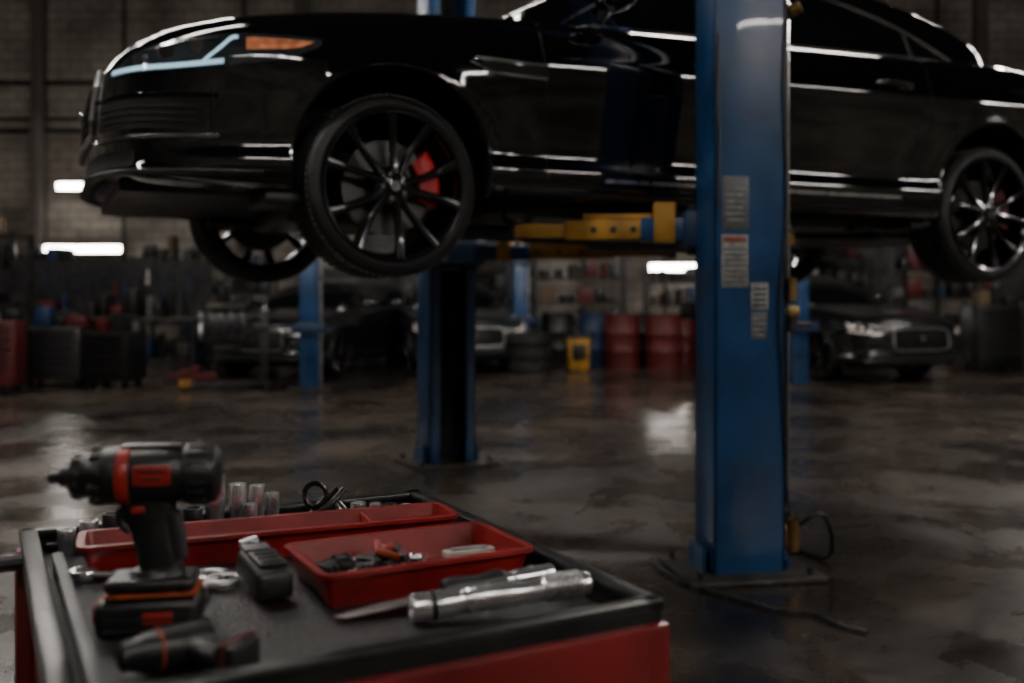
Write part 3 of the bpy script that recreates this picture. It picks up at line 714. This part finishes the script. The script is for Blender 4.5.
def fixture(name,loc,L,rz=0,tube=TUBE,w=.14,hang=True):
    b=B(); b.box((0,0,.035),(L+.06,w+.06,.05),WHT,bev=.006)
    for s in (-1,1): b.cyl((-L/2,s*w*.28,-.005),(L/2,s*w*.28,-.005),.022,tube,seg=8)
    if hang:
        for s in (-1,1): b.cyl((s*L*.4,0,.05),(s*L*.4,0,HH-loc[2]),.006,DARKSTEEL,seg=6)
    return b.obj(name,loc,(0,0,rz))
for (x,y,z,rz,L) in ((-2.2,2.6,4.9,ANG,2.4),(2.6,6.6,4.9,ANG,2.4),(-3.5,7.0,5.0,ANG,2.4),(5.5,10.5,5.0,0,2.4),(-5.5,11.5,5.0,0,2.4),(0.5,11.5,5.1,0,2.4),
                     (8.2,1.2,4.3,rad(65),2.6),(10.0,5.0,4.6,rad(65),2.6),(5.2,-2.2,4.4,rad(40),2.6),(8.8,-2.8,5.2,rad(50),2.6),(1.2,-3.0,4.9,rad(10),2.4),(-5.5,1.0,4.8,rad(70),2.4),
                     (-9.0,13.2,5.5,0,2.4),(8.6,13.2,5.5,0,2.4)):  # last pair: extra fixtures above the view, added to brighten the back wall
    fixture('fluorescent_light',(x,y,z),L,rz)
def wallfix(x,z,L,y=20.6):
    b=B(); b.box((0,.03,0),(L+.05,.05,.16),WHT,bev=.006)
    b.cyl((-L/2,-.01,-.035),(L/2,-.01,-.035),.035,TUBE_W,seg=8); b.cyl((-L/2,-.01,.035),(L/2,-.01,.035),.035,TUBE_W,seg=8)
    b.cyl((0,.05,0),(0,Y1-y,0),.02,DARKSTEEL,seg=8)
    b.obj('wall_strip_light',(x,y,z))
wallfix(-8.9,2.1,1.6); wallfix(-9.15,3.4,.5); wallfix(3.38,1.72,1.05); wallfix(-3.38,1.55,.45)

# ------------------------------------------------------------------ background
PAL=[BLK,BLK,DARKSTEEL,GREY,REDB,BLUED,BLK,OLIVE,CARD,OLIVE,MATTE,BLK,MATTE,OLIVE,WHT,DARKSTEEL,BLUED,MATTE,REDB,DARKSTEEL,BLK]
def shelf(name,loc,w,d,h,seed,levels=4,rz=0):
    R=random.Random(seed); b=B()
    for sx in (-1,1):
        for sy in (-1,1): b.box((sx*w/2,sy*d/2,h/2),(.05,.05,h),DARKSTEEL)
    for i in range(levels):
        z=.12+i*(h-.15)/(levels-1) if levels>1 else h; b.box((0,0,z),(w,d,.035),OLIVE)
        x=-w/2+.08
        while x<w/2-.12:
            bw=R.uniform(.08,.30); bh=R.uniform(.12,min(.45,(h-.15)/(levels-1)-.08)); kind=R.random(); m=R.choice(PAL)
            if x+bw>w/2: break
            if kind<.5: b.box((x+bw/2,0,z+.018+bh/2),(bw*.95,d*R.uniform(.5,.85),bh),m,bev=.01)
            elif kind<.85:
                b.cyl((x+bw/2,0,z+.018),(x+bw/2,0,z+.018+bh),bw*.42,m,seg=16,bev=.01); b.cyl((x+bw/2,0,z+.018+bh),(x+bw/2,0,z+.05+bh),bw*.15,R.choice(PAL),seg=12)
            else: b.rev([(bw*.25,0),(bw*.5,.01),(bw*.5,.12),(bw*.25,.13)],RUB,Matrix.Translation((x+bw/2,0,z+.02)),20)
            x+=bw+R.uniform(.01,.06)
    b.obj(name,loc,(0,0,rz))
def chest(name,loc,w,d,h,m,rz=0,seed=1):
    b=B(); R=random.Random(seed); b.box((0,0,.10+(h-.10)/2),(w,d,h-.10),m,bev=.015); n=6; dz=(h-.2)/n
    for i in range(n): b.box((0,-d/2-.008,.17+dz*(i+.5)),(w-.08,.02,dz-.02),m,bev=.005); b.box((0,-d/2-.03,.17+dz*(i+.85)),(w-.16,.02,.02),DARKSTEEL)
    for sx in (-1,1):
        for sy in (-1,1): b.cyl((sx*(w/2-.08)-.02,sy*(d/2-.08),.055),(sx*(w/2-.08)+.02,sy*(d/2-.08),.055),.055,RUB,seg=14)
    x=-w/2+.1
    while x<w/2-.15:
        bw=R.uniform(.1,.25);bh=R.uniform(.08,.3); b.box((x+bw/2,0,h+bh/2),(bw*.9,.25,bh),R.choice(PAL),bev=.01); x+=bw+.03
    b.obj(name,loc,(0,0,rz))
def drum(name,loc,m,r=.28,h=.85):
    b=B(); b.rev([(1e-4,0),(r,0),(r,.02),(r*.97,.03),(r*.97,h*.32),(r,h*.34),(r*.97,h*.36),(r*.97,h*.64),(r,h*.66),(r*.97,h*.68),(r*.97,h-.03),(r,h-.02),(r,h),(r*.94,h),(r*.94,h-.02),(1e-4,h-.02)],m,None,28)
    b.cyl((r*.5,0,h-.02),(r*.5,0,h+.02),.04,DARKSTEEL,seg=10); b.obj(name,loc)
def bench(name,loc,w,d,h,seed,rz=0):
    R=random.Random(seed); b=B(); b.box((0,0,h-.03),(w,d,.06),OLIVE,bev=.01)
    for sx in (-1,1):
        for sy in (-1,1): b.box((sx*(w/2-.06),sy*(d/2-.06),(h-.06)/2),(.07,.07,h-.06),DARKSTEEL)
    b.box((0,0,.25),(w-.1,d-.1,.04),OLIVE); b.box((0,d/2-.02,h+.4),(w,.03,.8),DARKSTEEL)
    for lv in (.27,h):
        x=-w/2+.12
        while x<w/2-.25:
            bw=R.uniform(.08,.28);bh=R.uniform(.1,.42 if lv>h-.1 else .35)
            if R.random()<.6: b.box((x+bw/2,-.05,lv+bh/2),(bw*.9,.35,bh),R.choice(PAL),bev=.01)
            else: b.cyl((x+bw/2,-.05,lv),(x+bw/2,-.05,lv+bh),bw*.35,R.choice(PAL),seg=14)
            x+=bw+R.uniform(.01,.06)
    for k in range(14): b.box((-w/2+.2+k*(w-.4)/13,d/2-.05,h+.45+R.uniform(-.1,.1)),(.03,.03,R.uniform(.12,.3)),R.choice(PAL))
    b.obj(name,loc,(0,0,rz))
shelf('storage_shelf',(-7.05,12.9,0),1.4,.5,1.95,1,5); chest('tool_chest',(-6.2,11.7,0),.8,.5,.85,REDB,.2,5)
bench('workbench',(-5.25,13.9,0),1.9,.7,.85,4); bench('workbench',(-7.9,16.3,0),3.0,.7,.9,7)
shelf('storage_shelf',(-5.3,17.5,0),2.2,.5,1.7,11,4); shelf('storage_shelf',(-9.3,18.4,0),2.4,.5,1.8,12,5); shelf('storage_shelf',(-6.3,19.6,0),2.2,.5,1.9,13,4)
chest('tool_chest',(-4.5,15.2,0),.8,.5,1.0,BLUED,0,8); chest('tool_chest',(-4.9,12.3,0),.6,.45,.7,BLK,-.2,9); chest('tool_chest',(-5.75,12.6,0),.7,.5,.75,DARKSTEEL,.1,19)
shelf('storage_shelf',(.95,17.4,0),2.0,.5,1.9,21,5); shelf('storage_shelf',(3.3,17.8,0),1.8,.5,1.4,22,4)
drum('oil_drum',(1.70,15.4,0),REDB); drum('oil_drum',(2.33,15.3,0),REDB); drum('oil_drum',(1.35,16.1,0),BLUED); drum('oil_drum',(2.0,16.2,0),BLK); drum('oil_drum',(.75,16.3,0),BLK); drum('oil_drum',(2.75,16.2,0),REDB,.25,.75)
b=B(); b.box((0,0,.26),(.36,.30,.50),YEL,bev=.04,taper=.85); b.box((0,-.152,.30),(.20,.01,.22),BLK,bev=.01); b.box((0,0,.53),(.38,.32,.05),BLK,bev=.015); b.sweep(crom([(-.15,0,.55),(-.1,0,.66),(.1,0,.66),(.15,0,.55)],5),.012,BLK,n=8)
b.obj('mop_bucket',(1.0,15.0,0))
bench('workbench',(8.9,15.4,0),2.4,.7,.9,31); shelf('storage_shelf',(7.9,17.6,0),2.6,.5,2.1,32,5); shelf('storage_shelf',(10.6,18.0,0),1.8,.5,1.8,36,4)
chest('tool_chest',(7.3,15.2,0),.7,.5,1.0,BLK,.1,33); shelf('storage_shelf',(-.9,20.2,0),2.6,.5,1.7,34,4); shelf('storage_shelf',(5.9,20.2,0),2.6,.5,1.9,35,4)
bench('workbench',(-3.2,20.2,0),1.4,.6,.9,41)
def stack(loc,n):
    b=B()
    for i in range(n): b.rev([(.20,0),(.30,0),(.335,.03),(.34,.10),(.335,.17),(.30,.20),(.20,.20),(.19,.10)],RUB,Matrix.Translation((.01*(i%2),0,i*.2)),32,close=True)
    b.obj('tyre_stack',loc)
stack((.25,14.7,0),3); stack((-6.5,15.0,0),4)
def bgpost(x,y,H=1.6,name='lift_column',W=.22):
    b=B()
    b.box((0,-.10,H/2),(W,.02,H),BLUE,bev=.004)
    for s in (-1,1): b.box((s*(W/2-.01),0,H/2),(.02,.2,H),BLUE,bev=.004)
    b.box((0,0,.015),(W+.3,.45,.03),OLIVE,bev=.004); b.cyl((W/2+.03,0,.03),(W/2+.03,0,H-.05),.02,SATIN,seg=10); b.box((0,-.03,H-.05),(W+.04,.22,.08),BLUED,bev=.01)
    b.box((0,-.16,.75),(.40,.10,.12),BLUED,bev=.01)
    b.obj(name,(x,y,0),(0,0,.2))
bgpost(-2.47,12.1,1.9); bgpost(.12,15.9,1.7); bgpost(3.6,12.6,1.75)
b=B()
b.box((0,0,.75),(.50,.42,.36),DARKSTEEL,bev=.04); b.box((0,-.10,.98),(.46,.16,.14),OLIVE,rot=(.4,0,0),bev=.03); b.box((0,.12,.98),(.46,.16,.14),OLIVE,rot=(-.4,0,0),bev=.03)
for (x,z,r) in ((-.27,.70,.10),(-.27,.88,.07),(-.27,.78,.05)): b.cyl((x,0,z),(x-.04,0,z),r,SATIN,seg=20,bev=.005)
for k in range(4): b.sweep(crom([(-.18+k*.12,-.15,.95),(-.18+k*.12,-.25,.85),(-.18+k*.12,-.25,.62)],4),.025,DARKSTEEL,n=8)
b.box((0,0,.52),(.36,.30,.12),BLK,bev=.03); b.beam((.3,0,.75),(.45,0,.75),.12,.12,DARKSTEEL); b.beam((.45,0,.05),(.45,0,.95),.09,.09,DARKSTEEL)
b.beam((-.5,0,.07),(.5,0,.07),.08,.08,DARKSTEEL); b.beam((.45,-.35,.07),(.45,.35,.07),.07,.07,DARKSTEEL); b.box((-.47,0,.09),(.14,.12,.09),YEL,bev=.01)
for (x,yy) in ((-.48,0),(.45,-.33),(.45,.33)): b.cyl((x,yy-.02,.04),(x,yy+.02,.04),.04,RUB,seg=14)
b.obj('engine_on_stand',(-3.45,12.0,0),(0,0,.3))
b=B()
for s in (-1,1): b.beam((-.32,s*.11,.09),(.32,s*.09,.09),.02,.10,REDB,.004)
b.beam((-.25,0,.10),(.12,0,.20),.08,.06,REDB); b.cyl((-.27,0,.10),(-.27,0,.17),.05,DARKSTEEL,seg=14); b.cyl((.05,0,.09),(.30,0,.10),.05,DARKSTEEL,seg=14)
b.cyl((.28,0,.12),(.55,0,.95),.018,DARKSTEEL,seg=10); b.cyl((.53,0,.88),(.57,0,1.0),.026,RUB,seg=10)
for x in (-.28,.28):
    for s in (-1,1): b.cyl((x,s*.12,.04),(x,s*.16,.04),.04,DARKSTEEL,seg=14)
b.obj('floor_jack',(-4.2,13.0,0),(0,0,.5))
def parked(x,y,ang,paint,s=(.92,.92,.92)):
    z=(.36-.09)*s[2]; make_car('parked_car',(x,y,z),ang,paint,.09,False,0,s)
parked(4.95,13.8,rad(112),PAINT_D,(.90,.95,.98))
parked(-.75,15.3,rad(104),PAINT_G,(.80,.92,.92))
parked(-3.25,14.3,rad(75),PAINT_D,(.88,.92,.92))
for o in WHEEL: bpy.data.objects.remove(o)

# ------------------------------------------------------------------ world, camera
w=bpy.data.worlds.new('world'); scene.world=w; w.use_nodes=True
w.node_tree.nodes['Background'].inputs['Color'].default_value=(.35,.42,.5,1); w.node_tree.nodes['Background'].inputs['Strength'].default_value=.02
cam=bpy.data.cameras.new('camera'); co=bpy.data.objects.new('camera',cam); COL.objects.link(co)
co.location=(0,0,1.15); co.rotation_euler=(rad(90),0,0); cam.lens=35; cam.sensor_width=36; cam.shift_y=-46.5/1024
cam.clip_start=.05; cam.dof.use_dof=True; cam.dof.focus_distance=1.8; cam.dof.aperture_fstop=2.6
scene.camera=co
